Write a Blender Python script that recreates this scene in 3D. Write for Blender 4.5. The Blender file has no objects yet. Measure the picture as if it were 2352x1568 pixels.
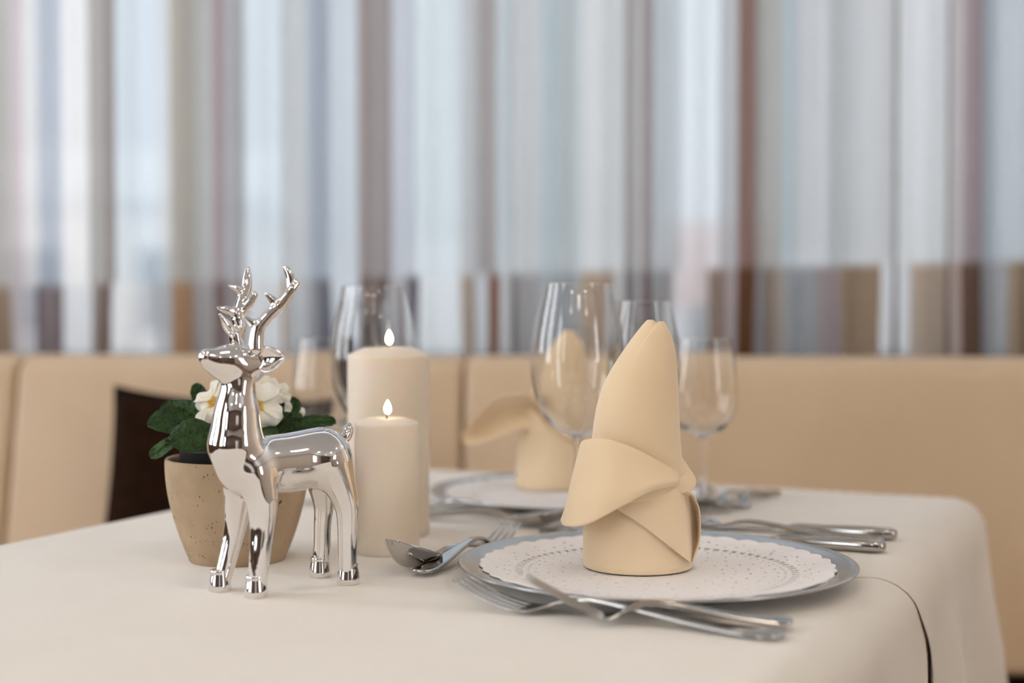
import bpy, math, random
import numpy as np
from mathutils import Vector, Matrix

random.seed(7)
SC = bpy.context.scene
COL = SC.collection

# ------------------------------------------------------------------ camera
F_PX = 3267.0                       # 50 mm lens on a 36 mm sensor, 2352 px wide
CAM_Z = 0.965                       # 21.5 cm above the table top
TABLE_Z = 0.75
PITCH = math.atan(83.0 / F_PX)
cam = bpy.data.objects.new('camera', bpy.data.cameras.new('camera'))
COL.objects.link(cam)
cam.location = (0, 0, CAM_Z)
cam.rotation_euler = (math.pi / 2 - PITCH, 0, 0)
cam.data.lens = 50.0
cam.data.sensor_width = 36.0
cam.data.clip_start = 0.02
cam.data.dof.use_dof = True
cam.data.dof.focus_distance = 1.115
cam.data.dof.aperture_fstop = 2.4
SC.camera = cam

# ------------------------------------------------------------------ sky, sun, exposure
SKY_STRENGTH = 8.6
SUN_STRENGTH = 14.0
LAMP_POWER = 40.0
world = bpy.data.worlds.new('sky')
SC.world = world
world.use_nodes = True
bgn = world.node_tree.nodes['Background']
bgn.inputs[0].default_value = (0.94, 0.965, 1.0, 1)
bgn.inputs[1].default_value = SKY_STRENGTH
sun = bpy.data.objects.new('sun', bpy.data.lights.new('sun', 'SUN'))
COL.objects.link(sun)
sun.data.energy = SUN_STRENGTH
sun.data.angle = math.radians(3)
sun.data.color = (1.0, 0.93, 0.84)
sun.rotation_euler = (math.radians(52), 0, math.radians(28))   # from behind and right of the camera, high
SC.view_settings.view_transform = 'Standard'
SC.view_settings.look = 'None'
SC.view_settings.gamma = 1.0
SC.view_settings.use_curve_mapping = False
SC.view_settings.exposure = -0.27
SC.cycles.use_denoising = True
SC.cycles.use_adaptive_sampling = True
SC.cycles.adaptive_threshold = 0.1
SC.cycles.max_bounces = 8
SC.cycles.diffuse_bounces = 3
SC.cycles.glossy_bounces = 4
SC.cycles.transmission_bounces = 8
SC.cycles.transparent_max_bounces = 8
SC.cycles.sample_clamp_indirect = 6.0
SC.cycles.blur_glossy = 0.3


# ------------------------------------------------------------------ picture geometry -> place geometry
def ray(px, py):
    x = (px - 1176.0) / F_PX
    y = (784.0 - py) / F_PX
    c, s = math.cos(PITCH), math.sin(PITCH)
    return Vector((x, y * s + c, y * c - s))


def at(px, py, z=0.0):              # point at height z above the table top
    d = ray(px, py)
    t = (TABLE_Z + z - CAM_Z) / d.z
    return Vector((d.x * t, d.y * t, TABLE_Z + z))


def atY(px, py, Y):                 # point at distance Y from the camera
    d = ray(px, py)
    t = Y / d.y
    return Vector((d.x * t, Y, CAM_Z + d.z * t))


U = Vector((0.9075, -0.42, 0)).normalized()      # along the table's back edge, to the right
V = Vector((U.y, -U.x, 0))                       # along the table's side, towards the viewer


# ------------------------------------------------------------------ materials
def srgb(r, g, b):
    def f(c):
        c /= 255.0
        return c / 12.92 if c <= 0.04045 else ((c + 0.055) / 1.055) ** 2.4
    return (f(r), f(g), f(b), 1.0)


class NT:
    def __init__(self, name):
        self.m = bpy.data.materials.new(name)
        self.m.use_nodes = True
        self.t = self.m.node_tree
        self.b = self.t.nodes['Principled BSDF']
        self.out = self.t.nodes['Material Output']

    def n(self, kind, **kw):
        nd = self.t.nodes.new(kind)
        for k, v in kw.items():
            if k.startswith('_'):
                setattr(nd, k[1:], v)
            else:
                nd.inputs[k.replace('__', ' ')].default_value = v
        return nd

    def l(self, a, b):
        self.t.links.new(a, b)

    def p(self, **kw):
        for k, v in kw.items():
            self.b.inputs[k.replace('__', ' ')].default_value = v
        return self


def noise_mat(name, c1, c2, scale=20, detail=4, rough=0.6, metal=0.0, bump=0.0, bscale=None, bdist=0.001, stretch=None,
              **kw):
    a = NT(name)
    tc = a.n('ShaderNodeTexCoord')
    mp = a.n('ShaderNodeMapping')
    a.l(tc.outputs['Object'], mp.inputs[0])
    if stretch:
        mp.inputs['Scale'].default_value = stretch
    nz = a.n('ShaderNodeTexNoise', Scale=scale, Detail=detail)
    a.l(mp.outputs[0], nz.inputs['Vector'])
    rp = a.n('ShaderNodeValToRGB')
    rp.color_ramp.elements[0].position = 0.35
    rp.color_ramp.elements[1].position = 0.65
    rp.color_ramp.elements[0].color = c1
    rp.color_ramp.elements[1].color = c2
    a.l(nz.outputs[0], rp.inputs[0])
    a.l(rp.outputs[0], a.b.inputs['Base Color'])
    a.p(Roughness=rough, Metallic=metal, **kw)
    if bump:
        nb = a.n('ShaderNodeTexNoise', Scale=bscale or scale, Detail=3)
        a.l(mp.outputs[0], nb.inputs['Vector'])
        bp = a.n('ShaderNodeBump', Strength=bump, Distance=bdist)
        a.l(nb.outputs[0], bp.inputs['Height'])
        a.l(bp.outputs[0], a.b.inputs['Normal'])
    return a.m


def weave_mat(name, c1, c2, scale=900, bump=0.25, rough=0.85, sheen=0.45):
    """woven cloth: crossed fine waves as relief, a soft noise in the colour"""
    a = NT(name)
    tc = a.n('ShaderNodeTexCoord')
    nz = a.n('ShaderNodeTexNoise', Scale=9, Detail=3)
    a.l(tc.outputs['Object'], nz.inputs['Vector'])
    rp = a.n('ShaderNodeValToRGB')
    rp.color_ramp.elements[0].position = 0.3
    rp.color_ramp.elements[1].position = 0.7
    rp.color_ramp.elements[0].color = c1
    rp.color_ramp.elements[1].color = c2
    a.l(nz.outputs[0], rp.inputs[0])
    a.l(rp.outputs[0], a.b.inputs['Base Color'])
    n2 = a.n('ShaderNodeTexNoise', Scale=scale, Detail=2)
    a.l(tc.outputs['Object'], n2.inputs['Vector'])
    bp = a.n('ShaderNodeBump', Strength=bump, Distance=0.0004)
    a.l(n2.outputs[0], bp.inputs['Height'])
    a.l(bp.outputs[0], a.b.inputs['Normal'])
    a.p(Roughness=rough)
    a.b.inputs['Sheen Weight'].default_value = sheen
    return a.m


M = {}
M['cloth'] = weave_mat('cream_tablecloth', (0.80, 0.735, 0.645, 1), (0.84, 0.78, 0.70, 1))
M['cloth2'] = weave_mat('cream_overlay', (0.80, 0.73, 0.64, 1), (0.84, 0.775, 0.69, 1))
M['napkin'] = weave_mat('apricot_cream_napkin', (0.91, 0.70, 0.45, 1), (0.94, 0.745, 0.50, 1), scale=1100, bump=0.35)
M['bench'] = noise_mat('cream_leather', (0.66, 0.49, 0.32, 1), (0.70, 0.53, 0.355, 1), scale=6, rough=0.5, bump=0.15, bscale=260)
M['bench_gap'] = noise_mat('seam_shadow_piping', (0.32, 0.21, 0.12, 1), (0.36, 0.24, 0.14, 1), rough=0.8)
M['cushion'] = noise_mat('dark_brown_fabric', (0.014, 0.0055, 0.0022, 1), (0.022, 0.009, 0.004, 1), scale=40, rough=1.0, Specular__IOR__Level=0.1, bump=0.3, bscale=500)
M['chrome'] = NT('mirror_silver').p(Metallic=1.0, Roughness=0.035, Base__Color=(0.85, 0.83, 0.82, 1)).m
M['steel'] = noise_mat('polished_steel', (0.49, 0.48, 0.465, 1), (0.55, 0.54, 0.525, 1), scale=8, rough=0.09, metal=1.0)
M['charger'] = noise_mat('satin_silver', (0.52, 0.525, 0.53, 1), (0.57, 0.575, 0.58, 1), scale=5, rough=0.24, metal=1.0)
M['doily'] = noise_mat('white_cotton_crochet', (0.93, 0.90, 0.90, 1), (0.96, 0.94, 0.94, 1), scale=260, rough=0.95, bump=0.2, bscale=700, bdist=0.0008)
a = NT('clear_glass').p(Roughness=0.0, IOR=1.46, Base__Color=(1, 1, 1, 1))
a.b.inputs['Transmission Weight'].default_value = 1.0
M['glass'] = a.m


def wax():
    a = NT('ivory_wax').p(Roughness=0.42, Base__Color=(0.96, 0.825, 0.70, 1))
    a.b.inputs['Subsurface Weight'].default_value = 0.6
    a.b.inputs['Subsurface Radius'].default_value = (0.02, 0.012, 0.007)
    a.b.inputs['Subsurface Scale'].default_value = 0.6
    return a.m


M['wax'] = wax()
M['wick'] = noise_mat('charred_wick', (0.02, 0.015, 0.012, 1), (0.05, 0.035, 0.03, 1), rough=0.9)


def flame_mat():
    a = NT('candle_flame')
    for nd in list(a.t.nodes):
        if nd != a.out:
            a.t.nodes.remove(nd)
    tc = a.n('ShaderNodeTexCoord')
    sp = a.n('ShaderNodeSeparateXYZ')
    a.l(tc.outputs['Generated'], sp.inputs[0])
    rp = a.n('ShaderNodeValToRGB')
    e = rp.color_ramp.elements
    e[0].position, e[0].color = 0.0, (1.0, 0.62, 0.30, 1)
    e[1].position, e[1].color = 0.35, (1.0, 0.86, 0.62, 1)
    a.l(sp.outputs['Z'], rp.inputs[0])
    em = a.n('ShaderNodeEmission', Strength=15.0)
    a.l(rp.outputs[0], em.inputs[0])
    a.l(em.outputs[0], a.out.inputs[0])
    return a.m


M['flame'] = flame_mat()


def pot_mat():
    a = NT('speckled_pressed_fibre')
    tc = a.n('ShaderNodeTexCoord')
    nz = a.n('ShaderNodeTexNoise', Scale=30, Detail=5)
    a.l(tc.outputs['Object'], nz.inputs['Vector'])
    rp = a.n('ShaderNodeValToRGB')
    rp.color_ramp.elements[0].position, rp.color_ramp.elements[0].color = 0.3, (0.40, 0.29, 0.18, 1)
    rp.color_ramp.elements[1].position, rp.color_ramp.elements[1].color = 0.7, (0.50, 0.375, 0.245, 1)
    a.l(nz.outputs[0], rp.inputs[0])
    mp = a.n('ShaderNodeMapping')
    mp.inputs['Scale'].default_value = (430, 430, 210)
    a.l(tc.outputs['Object'], mp.inputs[0])
    vo = a.n('ShaderNodeTexVoronoi', Scale=1.0, Randomness=1.0)
    a.l(mp.outputs[0], vo.inputs['Vector'])
    n2 = a.n('ShaderNodeTexNoise', Scale=70, Detail=1)
    a.l(tc.outputs['Object'], n2.inputs['Vector'])
    ad = a.n('ShaderNodeMath', _operation='MULTIPLY_ADD')
    a.l(n2.outputs[0], ad.inputs[0])
    ad.inputs[1].default_value = 1.1
    a.l(vo.outputs['Distance'], ad.inputs[2])
    r2 = a.n('ShaderNodeValToRGB')
    r2.color_ramp.elements[0].position, r2.color_ramp.elements[0].color = 0.56, (0.10, 0.06, 0.03, 1)
    r2.color_ramp.elements[1].position, r2.color_ramp.elements[1].color = 0.66, (1, 1, 1, 1)
    a.l(ad.outputs[0], r2.inputs[0])
    mx = a.n('ShaderNodeMix', _data_type='RGBA', _blend_type='MULTIPLY')
    mx.inputs[0].default_value = 0.85
    a.l(rp.outputs[0], mx.inputs[6])
    a.l(r2.outputs[0], mx.inputs[7])
    a.l(mx.outputs[2], a.b.inputs['Base Color'])
    bp = a.n('ShaderNodeBump', Strength=0.3, Distance=0.0006)
    a.l(r2.outputs[0], bp.inputs['Height'])
    a.l(bp.outputs[0], a.b.inputs['Normal'])
    a.p(Roughness=0.85)
    return a.m


M['pot'] = pot_mat()
M['black_plastic'] = noise_mat('black_nursery_pot', (0.006, 0.006, 0.006, 1), (0.010, 0.009, 0.008, 1), rough=0.6)
M['soil'] = noise_mat('dark_soil', (0.012, 0.008, 0.005, 1), (0.03, 0.02, 0.012, 1), scale=200, rough=1.0, bump=1.0, bscale=300, bdist=0.002)


def leaf_mat(name, c1, c2):
    a = NT(name)
    tc = a.n('ShaderNodeTexCoord')
    nz = a.n('ShaderNodeTexNoise', Scale=90, Detail=4)
    a.l(tc.outputs['Object'], nz.inputs['Vector'])
    rp = a.n('ShaderNodeValToRGB')
    rp.color_ramp.elements[0].position, rp.color_ramp.elements[0].color = 0.3, c1
    rp.color_ramp.elements[1].position, rp.color_ramp.elements[1].color = 0.72, c2
    a.l(nz.outputs[0], rp.inputs[0])
    a.l(rp.outputs[0], a.b.inputs['Base Color'])
    vo = a.n('ShaderNodeTexVoronoi', Scale=260)
    a.l(tc.outputs['Object'], vo.inputs['Vector'])
    bp = a.n('ShaderNodeBump', Strength=0.9, Distance=0.0022)
    a.l(vo.outputs['Distance'], bp.inputs['Height'])
    a.l(bp.outputs[0], a.b.inputs['Normal'])
    a.p(Roughness=0.55)
    a.b.inputs['Specular IOR Level'].default_value = 0.3
    return a.m


M['leaf'] = leaf_mat('primrose_leaf', (0.010, 0.030, 0.006, 1), (0.032, 0.080, 0.016, 1))
M['leaf_pale'] = leaf_mat('primrose_leaf_pale', (0.07, 0.15, 0.06, 1), (0.14, 0.25, 0.11, 1))


def petal_mat():
    a = NT('cream_petal')
    tc = a.n('ShaderNodeTexCoord')
    sp = a.n('ShaderNodeSeparateXYZ')
    a.l(tc.outputs['Generated'], sp.inputs[0])
    nz = a.n('ShaderNodeTexNoise', Scale=7, Detail=3)
    a.l(tc.outputs['Generated'], nz.inputs['Vector'])
    ad = a.n('ShaderNodeMath', _operation='MULTIPLY_ADD')
    a.l(nz.outputs[0], ad.inputs[0])
    ad.inputs[1].default_value = 0.22
    a.l(sp.outputs['Y'], ad.inputs[2])
    rp = a.n('ShaderNodeValToRGB')
    e = rp.color_ramp.elements
    e[0].position, e[0].color = 0.26, (0.60, 0.33, 0.05, 1)
    e[1].position, e[1].color = 0.36, (0.80, 0.74, 0.56, 1)
    n_ = e.new(0.75)
    n_.color = (0.86, 0.83, 0.74, 1)
    a.l(ad.outputs[0], rp.inputs[0])
    a.l(rp.outputs[0], a.b.inputs['Base Color'])
    nb = a.n('ShaderNodeTexNoise', Scale=300, Detail=3)
    a.l(tc.outputs['Object'], nb.inputs['Vector'])
    bp = a.n('ShaderNodeBump', Strength=0.35, Distance=0.001)
    a.l(nb.outputs[0], bp.inputs['Height'])
    a.l(bp.outputs[0], a.b.inputs['Normal'])
    a.p(Roughness=0.6)
    a.b.inputs['Subsurface Weight'].default_value = 0.0
    return a.m


M['petal'] = petal_mat()
M['flower_eye'] = noise_mat('ochre_flower_eye', (0.55, 0.30, 0.04, 1), (0.66, 0.42, 0.08, 1), scale=200, rough=0.7)
M['wood_dark'] = noise_mat('dark_brown_wood', (0.07, 0.042, 0.028, 1), (0.12, 0.072, 0.048, 1), scale=3, stretch=(6, 6, 0.6), rough=0.5)
M['wood_panel'] = noise_mat('mid_brown_wood_panel', (0.10, 0.062, 0.042, 1), (0.16, 0.10, 0.068, 1), scale=3, stretch=(6, 6, 0.6), rough=0.5)
M['wall'] = noise_mat('warm_white_plaster', (0.50, 0.42, 0.34, 1), (0.55, 0.46, 0.38, 1), scale=14, rough=0.9)
M['ceiling'] = noise_mat('white_ceiling', (0.78, 0.77, 0.75, 1), (0.82, 0.81, 0.79, 1), scale=10, rough=0.9)
M['floor'] = noise_mat('oak_floor', (0.15, 0.09, 0.055, 1), (0.22, 0.135, 0.08, 1), scale=4, stretch=(1, 8, 1), rough=0.4)
M['frame'] = noise_mat('white_window_frame', (0.72, 0.72, 0.72, 1), (0.78, 0.78, 0.78, 1), rough=0.5)
M['snow'] = noise_mat('snow', (0.86, 0.88, 0.92, 1), (0.92, 0.93, 0.95, 1), scale=0.4, rough=0.9)
M['render_white'] = noise_mat('white_render', (0.86, 0.84, 0.82, 1), (0.90, 0.88, 0.86, 1), scale=2, rough=0.9)
M['roof_red'] = noise_mat('salmon_roof_tiles', (0.50, 0.29, 0.24, 1), (0.58, 0.35, 0.30, 1), scale=3, rough=0.9)
M['dark_pane'] = NT('dark_window_pane').p(Roughness=0.1, Base__Color=(0.05, 0.06, 0.08, 1)).m


def pane_mat():
    a = NT('window_glass')
    tr = a.n('ShaderNodeBsdfTransparent')
    gl = a.n('ShaderNodeBsdfGlossy', Roughness=0.02)
    mx = a.n('ShaderNodeMixShader', Fac=0.05)
    a.l(tr.outputs[0], mx.inputs[1])
    a.l(gl.outputs[0], mx.inputs[2])
    a.l(mx.outputs[0], a.out.inputs[0])
    return a.m


M['pane'] = pane_mat()

CURTAIN_GAIN = 0.215
CURTAIN_SHEER = 0.042


def curtain_mat():
    """striped sheer: the woven stripe colours, fold shading included, are stored per strip; light comes through from behind"""
    a = NT('striped_sheer_curtain')
    at_ = a.n('ShaderNodeVertexColor')
    at_.layer_name = 'stripe'
    tc = a.n('ShaderNodeTexCoord')
    mp = a.n('ShaderNodeMapping')
    mp.inputs['Scale'].default_value = (240, 240, 3)
    a.l(tc.outputs['Object'], mp.inputs[0])
    nz = a.n('ShaderNodeTexNoise', Scale=1.0, Detail=2)
    a.l(mp.outputs[0], nz.inputs['Vector'])
    mr = a.n('ShaderNodeMapRange')
    mr.inputs['To Min'].default_value = CURTAIN_GAIN * 0.86
    mr.inputs['To Max'].default_value = CURTAIN_GAIN * 1.14
    a.l(nz.outputs[0], mr.inputs[0])
    ml = a.n('ShaderNodeVectorMath', _operation='SCALE')
    a.l(at_.outputs['Color'], ml.inputs[0])
    a.l(mr.outputs[0], ml.inputs['Scale'])
    tl = a.n('ShaderNodeBsdfTranslucent')
    a.l(ml.outputs[0], tl.inputs[0])
    df = a.n('ShaderNodeBsdfDiffuse')
    a.l(at_.outputs['Color'], df.inputs[0])
    m1 = a.n('ShaderNodeMixShader', Fac=0.30)
    a.l(tl.outputs[0], m1.inputs[1])
    a.l(df.outputs[0], m1.inputs[2])
    tr = a.n('ShaderNodeBsdfTransparent')
    sh = a.n('ShaderNodeMath', _operation='MULTIPLY')
    sh.inputs[1].default_value = CURTAIN_SHEER
    a.l(at_.outputs['Alpha'], sh.inputs[0])
    m2 = a.n('ShaderNodeMixShader')
    a.l(sh.outputs[0], m2.inputs[0])
    a.l(m1.outputs[0], m2.inputs[1])
    a.l(tr.outputs[0], m2.inputs[2])
    a.l(m2.outputs[0], a.out.inputs[0])
    return a.m


M['curtain'] = curtain_mat()


# ------------------------------------------------------------------ object helpers
def link(name, me, mat=None, parent=None, smooth=True):
    o = bpy.data.objects.new(name, me)
    COL.objects.link(o)
    if mat:
        me.materials.append(M[mat] if isinstance(mat, str) else mat)
    if smooth:
        me.polygons.foreach_set('use_smooth', [True] * len(me.polygons))
    if parent:
        o.parent = parent
    return o


def mesh(name, verts, faces):
    me = bpy.data.meshes.new(name)
    me.from_pydata([tuple(v) for v in verts], [], [tuple(f) for f in faces])
    me.update()
    return me


def build(name, vf, mat=None, parent=None, smooth=True):
    return link(name, mesh(name, *vf), mat, parent, smooth)


def tag(o, label, cat, group=None):
    o['label'] = label
    o['category'] = cat
    if group:
        o['group'] = group
    return o


def thing(name, label, cat, loc, rz=0.0, group=None):
    o = bpy.data.objects.new(name, None)
    o.empty_display_size = 0.02
    COL.objects.link(o)
    o.location = loc
    o.rotation_euler = (0, 0, rz)
    return tag(o, label, cat, group)


def struct(o):
    o['kind'] = 'structure'
    return o


def solid(o, t, offset=0.0):
    m = o.modifiers.new('thickness', 'SOLIDIFY')
    m.thickness = t
    m.offset = offset
    return o


def subsurf(o, n=1):
    m = o.modifiers.new('smooth', 'SUBSURF')
    m.levels = n
    m.render_levels = n
    return o


def bevel(o, w, n=2):
    m = o.modifiers.new('bevel', 'BEVEL')
    m.width = w
    m.segments = n
    m.limit_method = 'ANGLE'
    return o


def box(x0, x1, y0, y1, z0, z1):
    v = [(x0, y0, z0), (x1, y0, z0), (x1, y1, z0), (x0, y1, z0), (x0, y0, z1), (x1, y0, z1), (x1, y1, z1), (x0, y1, z1)]
    f = [(0, 3, 2, 1), (4, 5, 6, 7), (0, 1, 5, 4), (1, 2, 6, 5), (2, 3, 7, 6), (3, 0, 4, 7)]
    return v, f


def join(parts):
    V_, F_ = [], []
    for v, f in parts:
        n = len(V_)
        V_ += [tuple(p) for p in v]
        F_ += [tuple(i + n for i in q) for q in f]
    return V_, F_


def lathe(prof, n=64, closed=False):
    """prof: list of (r, z); r == 0 ends become poles"""
    V_, F_ = [], []
    rows = []
    for r, z in prof:
        if r < 1e-7:
            rows.append([len(V_)])
            V_.append((0, 0, z))
        else:
            rows.append(list(range(len(V_), len(V_) + n)))
            for i in range(n):
                a_ = 2 * math.pi * i / n
                V_.append((r * math.cos(a_), r * math.sin(a_), z))
    pairs = list(zip(rows[:-1], rows[1:]))
    if closed:
        pairs.append((rows[-1], rows[0]))
    for A, B in pairs:
        for i in range(n):
            j = (i + 1) % n
            if len(A) == 1 and len(B) == 1:
                continue
            if len(A) == 1:
                F_.append((A[0], B[j], B[i]))
            elif len(B) == 1:
                F_.append((A[i], A[j], B[0]))
            else:
                F_.append((A[i], A[j], B[j], B[i]))
    return V_, F_


def grid(P):
    """P[i][j] points -> quads"""
    n, m = len(P), len(P[0])
    V_ = [tuple(p) for row in P for p in row]
    F_ = [(i * m + j, i * m + j + 1, (i + 1) * m + j + 1, (i + 1) * m + j) for i in range(n - 1) for j in range(m - 1)]
    return V_, F_


def rings(R, cap=True):
    n, m = len(R), len(R[0])
    V_ = [tuple(p) for row in R for p in row]
    F_ = [(i * m + j, i * m + (j + 1) % m, (i + 1) * m + (j + 1) % m, (i + 1) * m + j) for i in range(n - 1) for j in range(m)]
    if cap:
        F_.append(tuple(reversed(range(m))))
        F_.append(tuple(range((n - 1) * m, n * m)))
    return V_, F_


def catmull(pts, n):
    """n samples along a Catmull-Rom curve through pts (vectors or tuples)"""
    P = [np.array(p, float) for p in pts]
    P = [2 * P[0] - P[1]] + P + [2 * P[-1] - P[-2]]
    k = len(P) - 3
    out = []
    for i in range(n):
        s = k * i / (n - 1)
        j = min(int(s), k - 1)
        t = s - j
        p0, p1, p2, p3 = P[j:j + 4]
        out.append(0.5 * (2 * p1 + (p2 - p0) * t + (2 * p0 - 5 * p1 + 4 * p2 - p3) * t * t + (3 * p1 - p0 - 3 * p2 + p3) * t ** 3))
    return out


def lerp_tab(tab, x):
    xs = [t[0] for t in tab]
    return [float(np.interp(x, xs, [t[k] for t in tab])) for k in range(1, len(tab[0]))]


def smooth_tab(tab, x):
    """cosine-eased interpolation of a table"""
    for a_, b_ in zip(tab[:-1], tab[1:]):
        if x <= b_[0]:
            t = (x - a_[0]) / (b_[0] - a_[0]) if b_[0] > a_[0] else 0
            t = min(max(t, 0), 1)
            t = (1 - math.cos(math.pi * t)) / 2
            return [p + (q - p) * t for p, q in zip(a_[1:], b_[1:])]
    return list(tab[-1][1:])


def copy_tree(o, parent=None):
    c = o.copy()
    COL.objects.link(c)
    c.parent = parent
    for ch in list(o.children):
        copy_tree(ch, c)
    return c


# ================================================================== the room
XL, XR, YF, YB, ZC = -2.6, 2.9, -3.4, 2.85, 2.75
WIN_B = (-2.35, 2.65, 0.82, 2.5)                       # back window x0 x1 z0 z1
WIN_L = [(-2.9, -2.1), (-1.5, -0.7), (0.3, 1.1), (1.5, 2.3)]                    # windows in the left wall, y ranges
WLZ = (0.75, 2.45)

struct(build('floor', box(XL - .2, XR + .2, YF - .2, YB + .25, -0.1, 0), 'floor', smooth=False))
struct(build('ceiling', box(XL - .2, XR + .2, YF - .2, YB + .25, ZC, ZC + 0.1), 'ceiling', smooth=False))
x0, x1, z0, z1 = WIN_B
struct(build('wall_back', join([box(XL, x0, YB, YB + .2, 0, ZC), box(x1, XR, YB, YB + .2, 0, ZC),
                                box(x0, x1, YB, YB + .2, 0, z0), box(x0, x1, YB, YB + .2, z1, ZC)]), 'wall', smooth=False))
pc = []
ys = [YF]
for ya, yb in WIN_L:
    pc.append(box(XL - .2, XL, ys[-1], ya, 0, ZC))
    pc.append(box(XL - .2, XL, ya, yb, 0, WLZ[0]))
    pc.append(box(XL - .2, XL, ya, yb, WLZ[1], ZC))
    ys.append(yb)
pc.append(box(XL - .2, XL, ys[-1], YB + .2, 0, ZC))
struct(build('wall_left', join(pc), 'wood_panel', smooth=False))
WIN_R = [(-1.8, -0.95)]
pc = []
ys = [YF]
for ya, yb in WIN_R:
    pc += [box(XR, XR + .2, ys[-1], ya, 0, ZC), box(XR, XR + .2, ya, yb, 0, WLZ[0]), box(XR, XR + .2, ya, yb, WLZ[1], ZC)]
    ys.append(yb)
pc.append(box(XR, XR + .2, ys[-1], YB + .2, 0, ZC))
struct(build('wall_right', join(pc), 'wall', smooth=False))
struct(build('wall_front', box(XL - .2, XR + .2, YF - .2, YF, 0, ZC), 'wood_dark', smooth=False))


dr = bpy.data.objects.new('reflection_door_1', None)  # unseen door, added as a pale shape for the deer to reflect
COL.objects.link(dr)
dr['kind'] = 'structure'
build('door_leaf', box(0.55, 1.45, YF, YF + .045, 0.0, 2.08), 'frame', dr, False)
build('door_panel', box(0.68, 1.32, YF + .045, YF + .055, 1.15, 1.95), 'frame', dr, False)
build('door_panel', box(0.68, 1.32, YF + .045, YF + .055, 0.15, 1.0), 'frame', dr, False)
build('door_handle', join([box(0.60, 0.72, YF + .07, YF + .085, 1.03, 1.05), box(0.60, 0.62, YF + .045, YF + .085, 1.03, 1.05)]), 'steel', dr, False)


def window(name, fixed, r0, r1, za, zb, n, along_x=True):
    """frame, mullions and panes; fixed is the wall-plane coordinate"""
    o = bpy.data.objects.new(name, None)
    COL.objects.link(o)
    o['kind'] = 'structure'

    def bb(a0, a1, d0, d1, c0, c1):
        return box(a0, a1, d0, d1, c0, c1) if along_x else box(d0, d1, a0, a1, c0, c1)
    t = 0.05
    d0, d1 = fixed, fixed + 0.06
    build('window_frame', join([bb(r0, r1, d0, d1, za, za + t), bb(r0, r1, d0, d1, zb - t, zb),
                                bb(r0, r0 + t, d0, d1, za + t, zb - t), bb(r1 - t, r1, d0, d1, za + t, zb - t)]),
          'frame', o, False)
    w = (r1 - r0 - 2 * t) / n
    for i in range(n):
        a0 = r0 + t + w * i
        if i:
            build('mullion', bb(a0 - .025, a0 + .025, d0, d1, za + t, zb - t), 'frame', o, False)
        build('pane', bb(a0 + .025, a0 + w - .025, fixed + .028, fixed + .032, za + t, zb - t), 'pane', o, False)
    return o


window('window_1', YB + .07, x0, x1, z0, z1, 3)
for i, (ya, yb) in enumerate(WIN_L):
    window('window_%d' % (i + 2), XL - .13, ya, yb, WLZ[0], WLZ[1], 2, False)
for i, (ya, yb) in enumerate(WIN_R):
    window('window_%d' % (i + 6), XR + .07, ya, yb, WLZ[0], WLZ[1], 1, False)
struct(build('trim_1', box(x0 - .05, x1 + .05, YB - .10, YB + .07, z0 - .04, z0), 'frame', smooth=False))   # window sill


# recessed ceiling lamps that light the room
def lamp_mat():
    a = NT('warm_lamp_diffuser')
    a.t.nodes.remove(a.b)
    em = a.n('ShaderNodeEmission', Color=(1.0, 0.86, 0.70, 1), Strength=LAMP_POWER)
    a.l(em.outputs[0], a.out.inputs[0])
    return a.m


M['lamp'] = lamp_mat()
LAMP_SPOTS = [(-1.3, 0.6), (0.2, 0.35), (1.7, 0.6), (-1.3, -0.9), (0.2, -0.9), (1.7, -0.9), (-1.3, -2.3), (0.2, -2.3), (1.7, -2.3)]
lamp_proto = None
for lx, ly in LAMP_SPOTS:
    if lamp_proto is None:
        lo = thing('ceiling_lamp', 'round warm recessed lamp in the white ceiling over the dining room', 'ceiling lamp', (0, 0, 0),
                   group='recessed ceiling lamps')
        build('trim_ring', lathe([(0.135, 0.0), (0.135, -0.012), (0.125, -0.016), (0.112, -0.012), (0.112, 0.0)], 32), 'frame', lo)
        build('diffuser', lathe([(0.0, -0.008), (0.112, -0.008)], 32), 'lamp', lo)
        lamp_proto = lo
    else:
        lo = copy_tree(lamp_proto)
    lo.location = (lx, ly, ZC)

# ------------------------------------------------------------------ outside the back window
struct(build('ground_snow', box(-60, 60, YB + .3, 120, -0.9, -0.7), 'snow', smooth=False))
P = []
for i in range(25):
    xx = -80 + 160 * i / 24
    row = []
    for j in range(9):
        t = j / 8
        h = (5.2 + 1.6 * math.sin(xx * 0.07 + 1) - 0.02 * xx) * math.sin(t * math.pi / 2) ** 1.3
        row.append((xx, 45 + 60 * t, -0.8 + h))
    P.append(row)
struct(build('ground_hill', grid(P), 'snow'))


def house(name, label, cx, cy, w, d, h, roof_h, wall_m, roof_m, over=0.3):
    o = thing(name, label, 'house', (cx, cy, -0.7))
    build('wall', join([box(-w / 2, w / 2, -d / 2, d / 2, 0, h)]), wall_m, o, False)
    hw, hd = w / 2 + over, d / 2 + over
    v = [(-hw, -hd, h - .15), (hw, -hd, h - .15), (hw, hd, h - .15), (-hw, hd, h - .15), (-hw, 0, h + roof_h), (hw, 0, h + roof_h)]
    build('roof', (v, [(0, 1, 5, 4), (2, 3, 4, 5), (1, 2, 5), (3, 0, 4), (0, 3, 2, 1)]), roof_m, o, False)
    k = max(2, int(w / 2.2))
    for i in range(k):
        wx = -w / 2 + w * (i + .5) / k
        build('window', box(wx - .45, wx + .45, -d / 2 - .05, -d / 2 + .05, h * .38, h * .38 + 1.2), 'dark_pane', o, False)
    return o


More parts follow.
